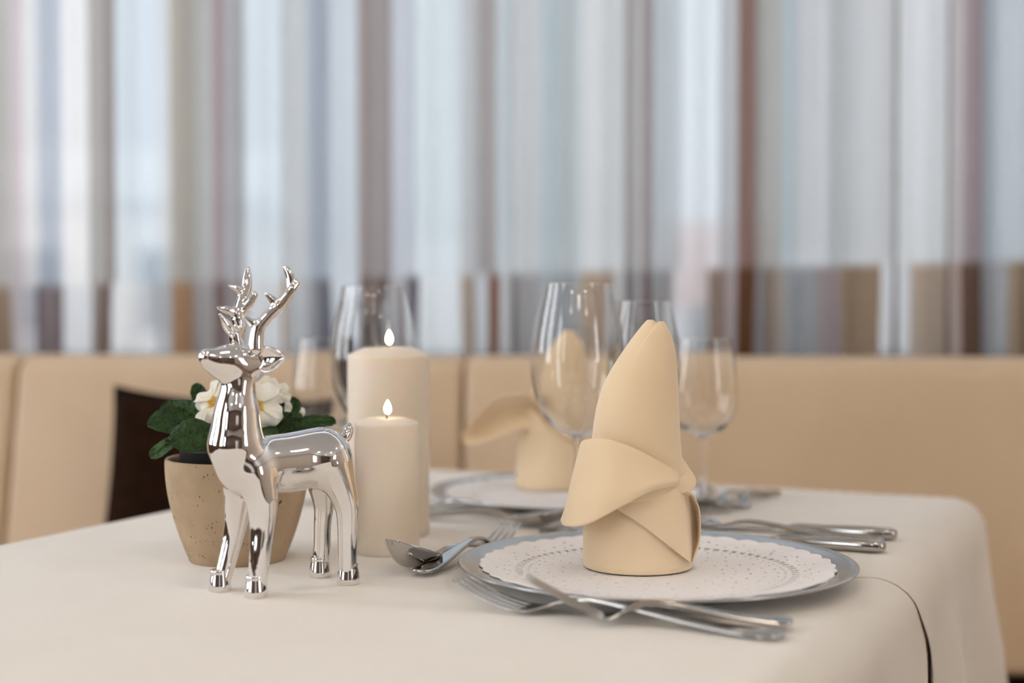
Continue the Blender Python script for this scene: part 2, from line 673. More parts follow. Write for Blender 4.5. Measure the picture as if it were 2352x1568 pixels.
house('neighbour_house', 'white-walled house with a snowy roof seen dimly through the sheer curtain on the left', -6.2, 24, 4.2, 5.0, 3.4, 0.9, 'render_white', 'snow')
house('neighbour_house', 'house with a salmon red roof seen dimly through the sheer curtain on the right', 4.35, 30, 1.5, 3.0, 1.8, 1.6, 'render_white', 'roof_red')

# ------------------------------------------------------------------ the striped sheer curtain
UP = [  # (right edge in picture px, weave colour with the fold shading put in, sheerness)
    (22, (200, 196, 193), .2), (50, (210, 197, 202), .3), (98, (222, 222, 222), .6), (148, (188, 197, 211), .5), (203, (228, 228, 228), .8),
    (252, (186, 183, 179), .2), (273, (160, 152, 148), .1), (362, (196, 210, 220), 1.0), (392, (203, 208, 212), .6), (444, (193, 187, 177), .1),
    (490, (181, 181, 179), .2), (518, (164, 147, 148), .1), (566, (180, 180, 184), .2), (642, (192, 206, 215), 1.0), (708, (194, 198, 202), .4),
    (757, (167, 177, 190), .3), (823, (190, 198, 207), .6), (862, (163, 153, 150), .1), (878, (186, 180, 177), .2), (900, (154, 145, 142), .1),
    (955, (186, 191, 201), .4), (1058, (192, 206, 213), 1.0), (1097, (190, 192, 194), .3), (1141, (166, 161, 159), .1), (1180, (184, 194, 200), .5),
    (1240, (192, 194, 196), .4), (1284, (171, 186, 191), .4), (1339, (187, 195, 199), .4), (1435, (200, 203, 205), .5), (1462, (164, 160, 158), .1),
    (1477, (187, 187, 188), .3), (1504, (153, 145, 143), .1), (1564, (182, 190, 196), .5), (1652, (205, 214, 221), 1.0), (1690, (179, 183, 186), .3),
    (1729, (150, 124, 115), .0), (1800, (171, 171, 167), .2), (1827, (168, 183, 190), .4), (1899, (188, 192, 196), .6), (1948, (178, 182, 184), .3),
    (2047, (197, 199, 202), .5), (2063, (142, 134, 130), .0), (2167, (203, 206, 209), .6), (2184, (158, 153, 153), .1), (2217, (190, 184, 184), .2),
    (2261, (160, 147, 150), .1), (2352, (182, 190, 198), .5)]
LO = [  # lower band; these colours carry the fold shading too
    (14, (170, 148, 126), 0), (50, (198, 190, 193), .3), (82, (190, 190, 196), .4), (104, (104, 90, 100), 0), (138, (152, 140, 142), 0), (148, (120, 106, 108), 0),
    (212, (208, 212, 218), .7), (242, (170, 160, 154), 0), (263, (128, 108, 98), 0), (352, (212, 216, 220), .9), (395, (188, 190, 194), .3),
    (440, (182, 146, 114), 0), (490, (166, 161, 159), .1), (520, (122, 102, 99), 0), (570, (162, 152, 152), .1), (642, (200, 205, 211), .8),
    (664, (196, 172, 150), 0), (708, (186, 190, 194), .3), (732, (160, 162, 168), .1), (757, (128, 128, 136), 0), (826, (195, 202, 210), .6), (858, (126, 108, 101), 0),
    (870, (178, 164, 158), .1), (892, (106, 88, 81), 0), (935, (174, 174, 178), .2), (966, (116, 108, 116), 0), (1056, (204, 212, 218), .9),
    (1090, (182, 166, 151), 0), (1122, (192, 196, 201), .4), (1149, (126, 84, 62), 0), (1172, (190, 191, 192), .4), (1190, (138, 134, 133), 0), (1240, (166, 164, 164), .1),
    (1334, (164, 170, 174), .2), (1410, (184, 163, 143), 0), (1434, (188, 190, 192), .4), (1460, (132, 127, 125), 0), (1478, (172, 168, 170), .2),
    (1499, (102, 82, 77), 0), (1546, (164, 163, 164), .1), (1626, (204, 209, 214), .9), (1668, (152, 134, 123), 0), (1690, (172, 162, 163), .1),
    (1731, (106, 74, 52), 0), (1752, (158, 156, 162), .1), (1780, (138, 125, 115), 0), (1802, (168, 153, 143), 0), (1880, (156, 158, 160), .1),
    (1936, (161, 148, 149), 0), (2016, (162, 140, 118), 0), (2047, (202, 206, 210), .7), (2063, (108, 92, 86), 0), (2092, (198, 201, 204), .6),
    (2167, (185, 168, 151), 0), (2188, (134, 115, 111), 0), (2213, (180, 161, 153), .1), (2260, (104, 82, 69), 0), (2312, (163, 164, 166), .2),
    (2342, (162, 144, 122), 0), (2352, (128, 104, 90), 0)]
CUR_Y, CUR_SL = 2.48, -0.084


def cur_x(px):
    tx = (px - 1176) / F_PX
    Y = CUR_Y / (1 - CUR_SL * tx)
    return tx * Y, Y


def stripe(tab, px):
    p = px % 2352 if (px // 2352) % 2 == 0 else 2352 - (px % 2352)
    for e, c, s in tab:
        if p <= e:
            return srgb(*c)[:3], s
    return srgb(*tab[-1][1])[:3], tab[-1][2]


edges = set()
for tab in (UP, LO):
    for e, _, _ in tab:
        edges.add(e)
base = sorted(edges | set(range(0, 2353, 14)))
cols = sorted([p for p in base] + [-p for p in base if 0 < p < 1700] + [4704 - p for p in base if 2352 > p > 2704 - 1600])
cols = [c for i, c in enumerate(cols) if i == 0 or c - cols[i - 1] > 1]
zrow = [(0, 2.62), (1, 1.7), (2, 0.0), (3, 0.0), (4, 0.80)]
P = []
for c in cols:
    X, Y = cur_x(c)
    zb = CAM_Z + (701 - (658 - 0.025 * c)) / F_PX * Y
    w = 0.016 * math.sin(c * 0.043) + 0.010 * math.sin(c * 0.0171 + 1.3) + 0.006 * math.sin(c * 0.101 + 0.4)
    P.append([(X, Y + w, 2.62), (X, Y + w, 1.75), (X, Y + w, zb + .004), (X, Y + w, zb - .004), (X + 0.3 * w, Y + 1.2 * w, 0.78)])
me = mesh('curtain', *grid(P))
ca = me.color_attributes.new('stripe', 'FLOAT_COLOR', 'CORNER')
dat = []
for fi in range(len(me.polygons)):
    i, j = divmod(fi, 4)
    mid = 0.5 * (cols[i] + cols[i + 1])
    c, s = stripe(UP if j < 2 else LO, mid)
    if j == 2:
        c2, s2 = stripe(UP, mid)
        c, s = tuple(.5 * (p + q) for p, q in zip(c, c2)), .5 * (s + s2)
    dat += [c[0], c[1], c[2], s] * 4
ca.data.foreach_set('color', dat)
cur = link('curtain', me, 'curtain')
tag(cur, 'sheer white and grey striped curtain with brown blocks low down, behind the bench', 'curtain')

# ------------------------------------------------------------------ bench
BY, BA = 2.085, math.atan(-0.084)
bench = thing('upholstered_bench', 'long cream leather bench with a padded panelled backrest below the curtain', 'bench', (0, BY, 0), BA)


def padded(name, a0, a1, prof, parent, mat='bench', bev=0.022):
    """prof: closed outline in (y, z), extruded from a0 to a1 and rounded"""
    n = len(prof)
    v = [(a0, y, z) for y, z in prof] + [(a1, y, z) for y, z in prof]
    f = [tuple(range(n)), tuple(reversed(range(n, 2 * n)))] + [(i, i + n, (i + 1) % n + n, (i + 1) % n) for i in range(n)]
    f = [tuple(reversed(q)) for q in f]
    o = build(name, (v, f), mat, parent)
    bevel(o, bev, 5)
    return o


back_prof = [(-0.085, 0.455), (-0.055, 0.60), (-0.004, 0.855), (0.004, 0.875), (0.03, 0.890), (0.085, 0.888), (0.10, 0.87), (0.10, 0.455)]
for a0, a1 in ((-1.43, -0.754), (-0.75, -0.074), (-0.07, 1.30), (1.304, 2.6)):
    padded('backrest_panel', a0, a1, back_prof, bench, bev=0.016)
for a0, a1 in ((-1.43, -0.754), (-0.75, 0.60), (0.604, 2.6)):
    padded('seat_cushion', a0, a1, [(-0.56, 0.33), (-0.56, 0.445), (-0.10, 0.435), (-0.10, 0.33)], bench, bev=0.025)
build('plinth', box(-1.42, 2.58, -0.50, 0.09, 0.0, 0.33), 'wood_dark', bench, False)
build('board', box(-1.42, 2.58, 0.10, 0.12, 0.0, 0.86), 'wood_dark', bench, False)


def cushion(name, label, loc, w, h, t, rot):
    N = 22
    P1, P2 = [], []
    for i in range(N + 1):
        r1, r2 = [], []
        for j in range(N + 1):
            a_, b_ = -1 + 2 * i / N, -1 + 2 * j / N
            pinch = 1 - 0.07 * (1 - a_ * a_) * b_ * b_ - 0.0
            xx = w / 2 * a_ * (1 - 0.08 * (1 - b_ * b_))
            zz = h / 2 * b_ * (1 - 0.08 * (1 - a_ * a_))
            th = t / 2 * ((1 - a_ ** 4) * (1 - b_ ** 4)) ** 0.45
            r1.append((xx, -th, zz))
            r2.append((xx, th, zz))
        P1.append(r1)
        P2.append(list(reversed(r2)))
    o = thing(name, label, 'cushion', loc)
    o.rotation_euler = rot
    c = build('cover', join([grid(P1), grid(P2)]), 'cushion', o)
    w_ = c.modifiers.new('weld', 'WELD')
    w_.merge_threshold = 0.0005
    pts = [(w / 2 * a_ * (1 - .08 * (1 - b_ * b_)), 0, h / 2 * b_ * (1 - .08 * (1 - a_ * a_)))
           for a_, b_ in [(-1 + k / 6, -1) for k in range(12)] + [(1, -1 + k / 6) for k in range(12)] +
           [(1 - k / 6, 1) for k in range(12)] + [(-1, 1 - k / 6) for k in range(12)]]
    R = []
    for p in pts + pts[:1]:
        ph = math.atan2(p[2], p[0])
        R.append([(p[0] + .004 * math.cos(k * math.pi / 3) * math.cos(ph), .004 * math.sin(k * math.pi / 3),
                   p[2] + .004 * math.cos(k * math.pi / 3) * math.sin(ph)) for k in range(6)])
    build('piping', rings(R, False), 'cushion', o)
    return o


cushion('throw_cushion', 'dark brown cushion leaning on the bench behind the flower pot', atY(484, 1200, 1.955), 0.315, 0.36, 0.10,
        (math.radians(-12), math.radians(3.0), math.radians(-5)))

# ------------------------------------------------------------------ table and cloths
L0, R0, B0 = at(220, 1204), at(2030, 1328), at(1900, 1127)
oU = L0.dot(U) + 0.012
oV = B0.dot(V) + 0.012
TW = R0.dot(U) - oU - 0.014
TL = 1.28
TO = U * oU + V * oV                                    # back-left corner of the flat top
TO.z = TABLE_Z


def tw(a_, b_, z=0.0):
    p = TO + U * a_ + V * b_
    return Vector((p.x, p.y, TABLE_Z + z))


ta = math.atan2(U.y, U.x)
table = thing('dining_table', 'rectangular dining table hidden under the cream tablecloth', 'table', (tw(TW / 2, TL / 2).x, tw(TW / 2, TL / 2).y, 0), ta)
build('table_top', box(-TW / 2 - .002, TW / 2 + .002, -TL / 2 - .002, TL / 2 + .002, 0.715, 0.7475), 'wood_dark', table, False)
build('pedestal', lathe([(0, .03), (.25, .03), (.26, .02), (.26, 0), (.0, 0)], 40), 'wood_dark', table)
build('column', lathe([(0, .03), (.05, .03), (.045, .06), (.04, .4), (.05, .70), (.12, .715), (0, .715)], 32), 'wood_dark', table)


def drape(a_, b_, off=0.0, lift=0.0):
    qa, qb = min(max(a_, 0), TW), min(max(b_, 0), TL)
    da, db = a_ - qa, b_ - qb
    d = math.hypot(da, db)
    und = 0.0003 * math.sin(a_ * 17 + 0.6 * math.sin(b_ * 9)) * math.sin(b_ * 13 + 1)
    if d < 1e-9:
        e = min(a_, TW - a_, b_, TL - b_)
        return tw(a_, b_, off + und * min(1, max(e, 0) / 0.05))
    na, nb = da / d, db / d
    r = 0.009 + 0.025 * max(0, na) ** 4 + 0.01 * max(0, -na) ** 2
    arc = r * math.pi / 2
    d *= max(abs(na), abs(nb))                  # the cloth's corners are rounded off
    corner = (2 * abs(na * nb)) ** 1.5
    if d < arc:
        ph = d / r
        o_, z_ = r * math.sin(ph), -r * (1 - math.cos(ph))
        o_ += off * math.sin(ph)
        z_ += off * math.cos(ph)
    else:
        h = d - arc
        s = qa if abs(nb) > abs(na) else qb
        fold = min(1, h / 0.12) ** 1.2 * (0.010 * math.sin(s * 26 + 0.8) + 0.006 * math.sin(s * 47))
        o_ = r + off + h * 0.05 + fold * (1 - corner) + h * 0.20 * corner
        z_ = -r - h * 0.985
    o_ += lift * min(1, d / 0.05)
    return tw(qa + na * o_, qb + nb * o_, z_)


def coords(lo, hi, n0, n1):
    """cloth coordinates: fine steps over the bends, coarser elsewhere"""
    out = set()
    x = lo
    while x <= hi + 1e-9:
        out.add(round(x, 5))
        near = (-0.05 <= x <= 0.004) or (n1 - 0.004 <= x <= n1 + 0.06)
        x += 0.004 if near else 0.014
    out |= {0.0, round(n1, 5), round(hi, 5)}
    return sorted(p for p in out if lo - 1e-6 <= p <= hi + 1e-6)


DROP = 0.30
ca_, cb_ = coords(-DROP, TW + DROP, 0, TW), coords(-DROP, TL + DROP, 0, TL)
o = build('tablecloth', grid([[drape(x, y) for y in cb_] for x in reversed(ca_)]), 'cloth')
solid(o, 0.0008, -1)
tag(o, 'cream tablecloth covering the whole table and hanging at the bench end', 'tablecloth')
# a second cloth laid askew: its near edge shows right of the front plate, its corner lies under the plate
E0, E1 = at(1950, 1331), at(2034, 1326)
d1 = (E1 - E0).normalized()
d2 = Vector((-d1.y, d1.x, 0))
OC = E0 - d1 * 0.135
OV_T = 0.0010


def on_overlay(p):
    q = Vector((p.x - OC.x, p.y - OC.y, 0))
    return q.dot(d1) > 0 and q.dot(d2) > 0


ss_ = [0.012 * i for i in range(55)]
tt_ = [0, .0012, .003, .006, .010, .016, .024, .034] + [0.046 + 0.012 * i for i in range(50)]
P = []
for s_ in ss_:
    row = []
    for t in tt_:
        q = OC + d1 * s_ + d2 * t - TO
        a_, b_ = q.dot(U), q.dot(V)
        hang = max(0.0, a_ - TW)
        e = max(0.0, 1 - t / 0.05)
        lift = e * e * (0.0006 * min(1, hang / .05) + 0.005 * min(1, max(0, hang - .05) / .10))
        wob = 0.004 * math.sin(hang * 60) * min(1, hang / .08) * e
        row.append(drape(a_, b_ + wob, OV_T, lift))
    P.append(row)
o = build('overlay_tablecloth', grid(P), 'cloth2')
solid(o, 0.00095, -1)
tag(o, 'second cream cloth on top, its hem running from the front plate down the right', 'tablecloth')
CLOTH = OV_T + .0004      # surface of the upper cloth above the table top


def rest(px, py, z=0.0):
    """point standing on the cloth at that spot (plus z)"""
    p = at(px, py, 0.0)
    up = CLOTH if on_overlay(p) else 0.0003
    p = at(px, py, z + up)
    return p


def cloth_z(p):
    return TABLE_Z + (CLOTH if on_overlay(p) else 0.0003)


# ================================================================== silver deer
# a signed-distance body (tapered limbs blended smoothly), meshed with surface nets
class Blob:
    """limbs are chains of tapered segments; chains blend into each other with radius k"""
    def __init__(self):
        self.ch = []

    def chain(self, pts, k):
        self.ch.append((np.array(pts, float), k))

    def mesh(self, h, smooth=14):
        lo = np.min([(c[:, :3] - c[:, 3:]).min(0) for c, k in self.ch], axis=0) - 5 * h
        hi = np.max([(c[:, :3] + c[:, 3:]).max(0) for c, k in self.ch], axis=0) + 5 * h
        n = np.ceil((hi - lo) / h).astype(int) + 1
        ax = [lo[i] + h * np.arange(n[i]) for i in range(3)]
        D = np.full(n, 0.05)
        for c, k in self.ch:
            C = np.full(n, 0.05)
            for p, q in zip(c[:-1], c[1:]):
                a_, b_, r1, r2 = p[:3], q[:3], p[3], q[3]
                R = max(r1, r2) + k + 4 * h
                i0 = np.maximum(np.floor((np.minimum(a_, b_) - R - lo) / h).astype(int), 0)
                i1 = np.minimum(np.ceil((np.maximum(a_, b_) + R - lo) / h).astype(int) + 1, n)
                sl = tuple(slice(u, v) for u, v in zip(i0, i1))
                gx, gy, gz = np.meshgrid(ax[0][sl[0]], ax[1][sl[1]], ax[2][sl[2]], indexing='ij', sparse=True)
                ba = b_ - a_
                l2 = max(float(ba @ ba), 1e-12)
                t = np.clip(((gx - a_[0]) * ba[0] + (gy - a_[1]) * ba[1] + (gz - a_[2]) * ba[2]) / l2, 0, 1)
                d = np.sqrt((gx - a_[0] - t * ba[0]) ** 2 + (gy - a_[1] - t * ba[1]) ** 2 + (gz - a_[2] - t * ba[2]) ** 2) - (r1 + (r2 - r1) * t)
                C[sl] = np.minimum(C[sl], d)
            hh = np.maximum(k - np.abs(D - C), 0) / k
            D = np.minimum(D, C) - hh * hh * hh * k / 6.0
        ins = D < 0
        c = n - 1
        corners = [(i, j, k) for i in (0, 1) for j in (0, 1) for k in (0, 1)]

        def sub(A, o):
            return A[o[0]:o[0] + c[0], o[1]:o[1] + c[1], o[2]:o[2] + c[2]]
        cnt = sum(sub(ins, o).astype(np.int8) for o in corners)
        act = (cnt > 0) & (cnt < 8)
        idx = np.full(tuple(c), -1, int)
        cells = np.argwhere(act)
        idx[act] = np.arange(len(cells))
        acc = np.zeros((len(cells), 3))
        num = np.zeros(len(cells))
        for o1 in corners:
            for axis in range(3):
                if o1[axis] == 1:
                    continue
                o2 = list(o1)
                o2[axis] = 1
                v1 = D[tuple((cells + np.array(o1)).T)]
                v2 = D[tuple((cells + np.array(o2)).T)]
                m = (v1 < 0) != (v2 < 0)
                t = np.where(m, v1 / np.where(m, v1 - v2, 1), 0)
                p = cells + np.array(o1, float)
                p[:, axis] += t
                acc[m] += p[m]
                num[m] += 1
        Vx = lo + h * acc / num[:, None]
        F_ = []
        for axis in range(3):
            a1, a2 = [(1, 2), (2, 0), (0, 1)][axis]
            s1 = [slice(None)] * 3
            s2 = [slice(None)] * 3
            s1[axis], s2[axis] = slice(0, -1), slice(1, None)
            ch = ins[tuple(s1)] != ins[tuple(s2)]
            e = np.argwhere(ch)
            fl = ins[tuple(s1)][tuple(e.T)]
            q = []
            for e1, e2 in ((0, 0), (-1, 0), (-1, -1), (0, -1)):
                cc = e.copy()
                cc[:, a1] += e1
                cc[:, a2] += e2
                q.append(idx[tuple(cc.T)])
            q = np.stack(q, 1)
            q[~fl] = q[~fl][:, ::-1]
            F_.append(q)
        F_ = np.concatenate(F_)
        ed = np.concatenate([F_[:, [0, 1]], F_[:, [1, 2]], F_[:, [2, 3]], F_[:, [3, 0]]])
        deg = np.bincount(ed[:, 0], minlength=len(Vx)).astype(float)
        for it in range(smooth):                 # Taubin smoothing: irons out the grid without shrinking
            for lam in (0.6, -0.62):
                S = np.stack([np.bincount(ed[:, 0], weights=Vx[ed[:, 1], i], minlength=len(Vx)) for i in range(3)], 1)
                Vx = Vx + lam * (S / deg[:, None] - Vx)
        return Vx, F_


def blob_obj(name, blob, h, mat, parent, smooth=14):
    v, f = blob.mesh(h, smooth)
    me = bpy.data.meshes.new(name)
    me.from_pydata(v.tolist(), [], f.tolist())
    me.update()
    return link(name, me, mat, parent)


feet = {'fn': rest(588, 1372), 'ff': rest(505, 1358), 'hn': rest(800, 1342), 'hf': rest(735, 1326)}
D_O = sum(feet.values(), Vector()) / 4
fw = ((feet['fn'] + feet['ff']) - (feet['hn'] + feet['hf']))
fw.z = 0
fw.normalize()
lf = Vector((-fw.y, fw.x, 0))                  # the deer's left, the side turned to the viewer
deer = thing('deer_figurine', 'mirror-polished silver deer figurine with antlers standing before the flower pot', 'figurine',
             (D_O.x, D_O.y, D_O.z), math.atan2(fw.y, fw.x))


def dp(px, py, s):
    """a point of the deer in its own frame (forward, left, up): picture position and sideways offset s"""
    d = ray(px, py)
    t = (s + D_O.dot(lf)) / d.dot(lf)
    p = d * t + Vector((0, 0, CAM_Z)) - D_O
    return np.array([p.dot(fw), s, p.z])


B = Blob()


def limb(blob, pts, k):
    c = catmull([tuple(dp(*p[:3])) + (p[3] * 1e-3,) for p in pts], 8 * (len(pts) - 1) + 1)
    blob.chain([np.append(q[:3], max(q[3], 5e-4)) for q in c], k)


limb(B, [(543, 1022, 0, 18.5), (570, 1062, 0, 20), (650, 1064, 0, 22.5), (736, 1047, 0, 22.3)], 0.016)
limb(B, [(541, 1022, 0, 18.6), (556, 1075, 0, 17.5)], 0.012)
limb(B, [(541, 1018, 0, 18.6), (543, 960, 0, 17.6), (546, 905, 0, 13.6), (552, 858, 0, 12.0)], 0.008)
limb(B, [(572, 836, 0, 13.8), (535, 829, 0, 12.8), (500, 825, 0, 8.6), (475, 820, 0, 6.2)], 0.006)
limb(B, [(550, 850, 0, 11.5), (515, 850, 0, 8.4), (482, 837, 0, 5.0)], 0.006)
limb(B, [(584, 1085, .010, 15), (600, 1140, .0140, 12.3), (602, 1205, .0165, 9.2), (597, 1268, .0178, 7.9), (592, 1330, .0185, 7.3), (590, 1352, .0185, 7.5)], 0.010)
limb(B, [(556, 1085, -.010, 15), (549, 1140, -.0135, 11.6), (541, 1205, -.016, 8.6), (527, 1268, -.0175, 7.2), (513, 1322, -.018, 6.7), (508, 1340, -.018, 7.0)], 0.010)
limb(B, [(752, 1058, .009, 18.5), (778, 1108, .014, 13.0), (795, 1160, .017, 9.4), (798, 1205, .018, 8.0), (798, 1268, .0185, 7.4), (798, 1310, .019, 7.2), (799, 1325, .019, 7.4)], 0.012)
limb(B, [(735, 1060, -.009, 17.5), (742, 1112, -.014, 12.2), (744, 1160, -.017, 8.2), (741, 1205, -.018, 6.9), (740, 1255, -.0185, 6.8), (736, 1292, -.019, 6.9), (735, 1308, -.019, 7.2)], 0.012)
blob_obj('body', B, 0.0012, 'chrome', deer)

# hooves: flared, with a pinched top ring
hoof_prof = [(0, .0172), (6.9e-3, .0172), (7.5e-3, .0160), (7.25e-3, .0142), (7.6e-3, .0122), (8.3e-3, .0080), (8.9e-3, .0034), (8.8e-3, .0012), (8.0e-3, 0.0), (0, 0)]
for key in ('fn', 'ff', 'hn', 'hf'):
    p = feet[key] - D_O
    o = build('hoof', lathe(hoof_prof, 40), 'chrome', deer)
    o.location = (p.dot(fw), p.dot(lf), 0)
    o.scale = (1.04, 0.97, 1) if key[1] == 'n' else (1.0, 0.93, 1)
    subsurf(o, 1)

# antlers: (picture x, y, sideways mm, radius mm)
A1 = Blob()
sA = lambda s: -0.010 - s * 1e-3
for br in ([(546, 792, sA(0), 5.2), (541, 772, sA(0), 5.0), (551, 752, sA(1), 4.6), (546, 728, sA(3), 4.8), (552, 697, sA(6), 4.0), (565, 664, sA(9), 3.8), (568, 640, sA(11), 3.5), (569, 618, sA(13), 2.1)],
           [(542, 770, sA(0), 4.2), (522, 748, sA(-2), 3.6), (505, 722, sA(-3), 1.0)],
           [(546, 722, sA(3), 3.6), (520, 712, sA(4), 3.0), (501, 707, sA(5), 1.0)],
           [(556, 714, sA(3), 4.0), (572, 695, sA(1), 3.7), (584, 677, sA(-1), 2.8)],
           [(561, 676, sA(9), 3.0), (543, 663, sA(8), 2.6), (527, 656, sA(7), 0.9)]):
    limb(A1, [b[:3] + (b[3] * 1.02,) for b in br], 0.0022)
blob_obj('antler', A1, 0.0006, 'chrome', deer, 6)
A2 = Blob()
sA = lambda s: 0.011 + s * 1e-3
for br in ([(588, 800, sA(0), 5.6), (589, 775, sA(0), 5.2), (594, 752, sA(1), 4.8), (617, 724, sA(4), 4.5), (642, 700, sA(7), 4.3), (664, 672, sA(10), 3.6), (681, 651, sA(12), 2.6), (685, 650, sA(12), 1.4)],
           [(594, 752, sA(1), 4.0), (578, 740, sA(-1), 3.0), (561, 727, sA(-2), 1.1)],
           [(637, 704, sA(7), 3.2), (627, 689, sA(5), 3.0), (612, 675, sA(3), 1.3)],
           [(670, 662, sA(10), 3.4), (668, 642, sA(9), 3.5), (662, 624, sA(8), 2.8), (653, 613, sA(7), 1.2)]):
    limb(A2, [b[:3] + (b[3] * 1.02,) for b in br], 0.0022)
blob_obj('antler', A2, 0.0006, 'chrome', deer, 6)

T = Blob()
limb(T, [(780, 1012, 0, 3.6), (792, 1002, 0, 5.0), (799, 988, 0, 4.4), (803, 974, 0, 1.6)], 0.003)
blob_obj('tail', T, 0.0009, 'chrome', deer)


def ear(root, tip, wid, cup):
    """cupped leaf-shaped ear from root to tip; cup is the direction the hollow faces"""
    root, tip = Vector(root), Vector(tip)
    ax = tip - root
    L = ax.length
    ax.normalize()
    cu = Vector(cup)
    cu = (cu - ax * cu.dot(ax)).normalized()
    sd = ax.cross(cu)
    P = []
    for i in range(15):
        t = i / 14
        w = wid * (math.sin(math.pi * min(1, 0.16 + 0.84 * t)) ** 0.8) * (1 - 0.25 * t) + 0.0004
        row = []
        for j in range(11):
            q = -1 + 2 * j / 10
            row.append(root + ax * (L * t) + sd * (w * q) + cu * (0.45 * w * (q * q - 0.8)))
        P.append(row)
    o = build('ear', grid(P), 'chrome', deer)
    solid(o, 0.0022, 0)
    subsurf(o, 2)
    return o


ear(dp(588, 828, .009), dp(656, 821, .027), 0.0105, (0.45, 0.85, 0.10))
ear(dp(562, 826, -.009), dp(550, 812, -.030), 0.0105, (0.45, -0.85, 0.10))


# ================================================================== potted primrose
pot_base = rest(546, 1285)
PX, PYD = pot_base.x, pot_base.y
PS = PYD / F_PX                                # metres per picture pixel at the pot
plant = thing('potted_primrose', 'cream primrose in a speckled beige fibre pot behind the silver deer', 'potted plant', pot_base)
prof = [(0, 0.0), (106 * PS, 0), (110 * PS, .0015), (112 * PS, .004)]
for i in range(1, 13):
    t = i / 12
    r = 112 + (163 - 112) * (math.sin(t * math.pi / 2) ** 0.92)
    prof.append((r * PS, .004 + .0795 * t))
prof += [(162.5 * PS, .0855), (160 * PS, .0870), (152 * PS, .0862), (149 * PS, .083), (138 * PS, .05), (0, .05)]
build('pot', lathe(prof, 72), 'pot', plant)
ip = [(0, .045), (.045, .045), (.0475, .094), (.0485, .0955), (.0470, .0955), (.0455, .088), (0, .088)]
inner = build('nursery_pot', lathe(ip, 48), 'black_plastic', plant)
P = []
so = build('soil', lathe([(0, .0915), (.02, .0915), (.038, .0905), (.0456, .0885)], 40), 'soil', plant)


def pl(px, py, dy):
    """a point of the plant, in its own frame; dy is the distance in front (-) or behind (+) the pot's axis"""
    return atY(px, py, PYD + dy) - pot_base


def leaf(base, mid, tip, wid, nrm, mat='leaf', cup=0.25, wave=0.35, seed=0):
    rnd = random.Random(seed)
    c = catmull([base, mid, tip], 21)
    nrm = np.array(nrm, float)
    nrm /= np.linalg.norm(nrm)
    P = []
    for i, p in enumerate(c):
        t = i / 20
        tg = c[min(i + 1, 20)] - c[max(i - 1, 0)]
        tg /= np.linalg.norm(tg)
        sd = np.cross(tg, nrm)
        sd /= np.linalg.norm(sd)
        up = np.cross(sd, tg)
        w = wid * (0.16 + 0.84 * math.sin(math.pi / 2 * t / .62)) if t < .62 else wid * math.sqrt(max(0.0, 1 - ((t - .62) / .385) ** 2))
        row = []
        for j in range(15):
            q = -1 + 2 * j / 14
            vein = math.cos(2 * math.pi * (t * 8.0 - abs(q) * 1.7)) * abs(q) ** 0.6 * (1 - abs(q) * 0.3)
            zz = cup * w * q * q + 0.0016 * vein - 0.0022 * math.exp(-(q / 0.10) ** 2)
            ed = 1 + 0.035 * math.sin(t * 46 + seed)
            zz += wave * 0.004 * math.sin(t * 9 + seed + q * 1.5) * q * q
            row.append(p + sd * (w * q * ed) + up * zz)
        P.append(row)
    o = build('leaf', grid(P), mat, plant)
    solid(o, 0.0007, 0)
    subsurf(o, 1)
    return o


leaf(pl(492, 990, -.006), pl(415, 972, -.020), pl(338, 975, -.030), .0150, (0.25, -0.75, 0.85), cup=.25, seed=1)
leaf(pl(525, 992, -.030), pl(462, 990, -.058), pl(392, 1016, -.070), .0150, (0.10, -0.92, 0.45), cup=-.30, seed=2)
leaf(pl(505, 975, .004), pl(430, 950, .012), pl(366, 940, .020), .0130, (0.1, -0.85, 0.65), seed=3)
leaf(pl(425, 1000, -.010), pl(385, 1022, -.018), pl(345, 1050, -.024), .0062, (0.2, -0.9, 0.5), 'leaf_pale', seed=4)
leaf(pl(590, 1000, -.005), pl(645, 972, -.016), pl(694, 958, -.024), .0085, (0.15, -0.45, 0.95), cup=.55, seed=5)
leaf(pl(640, 1000, .008), pl(710, 975, .014), pl(772, 968, .018), .0092, (0.1, -0.7, 0.85), seed=6)
leaf(pl(610, 1005, .012), pl(655, 955, .020), pl(684, 915, .026), .0105, (-0.2, -0.9, 0.35), seed=7)
leaf(pl(505, 975, .015), pl(470, 925, .022), pl(447, 880, .026), .0075, (-0.2, -0.95, 0.2), seed=8)
leaf(pl(540, 1005, .0), pl(520, 970, -.015), pl(500, 1030, -.060), .0140, (0.0, -0.8, 0.7), cup=-.2, seed=9)
leaf(pl(565, 1005, -.005), pl(590, 985, -.025), pl(620, 1015, -.062), .0140, (0.1, -0.75, 0.75), cup=-.2, seed=10)
leaf(pl(560, 1000, .015), pl(580, 960, .035), pl(600, 950, .060), .0140, (0.0, 0.6, 0.9), seed=11)
leaf(pl(520, 1000, .015), pl(490, 965, .035), pl(470, 960, .058), .0130, (0.0, 0.6, 0.9), seed=12)


def petal_mesh(R):
    P = []
    for i in range(11):
        t = i / 10
        row = []
        for j in range(13):
            q = -1 + 2 * j / 12
            w = R * (0.07 + 0.66 * math.sin(min(1, t * 1.05) * math.pi * 0.58) ** 1.35)
            notch = 1 - 0.20 * math.exp(-(q / 0.20) ** 2) * t ** 3 - 0.20 * q * q * t
            rr = R * (0.06 + 0.94 * t * notch)
            zz = R * (0.16 * math.sin(t * 2.2) - 0.22 * t * t + 0.16 * q * q * t - 0.09 * math.exp(-(q / 0.14) ** 2) * t
                      + 0.085 * math.sin(q * 6.5 + t * 5) * t * t + 0.05 * math.sin(q * 11 + 2) * t ** 3)
            row.append((w * q, rr, zz))
        P.append(row)
    return grid(P)


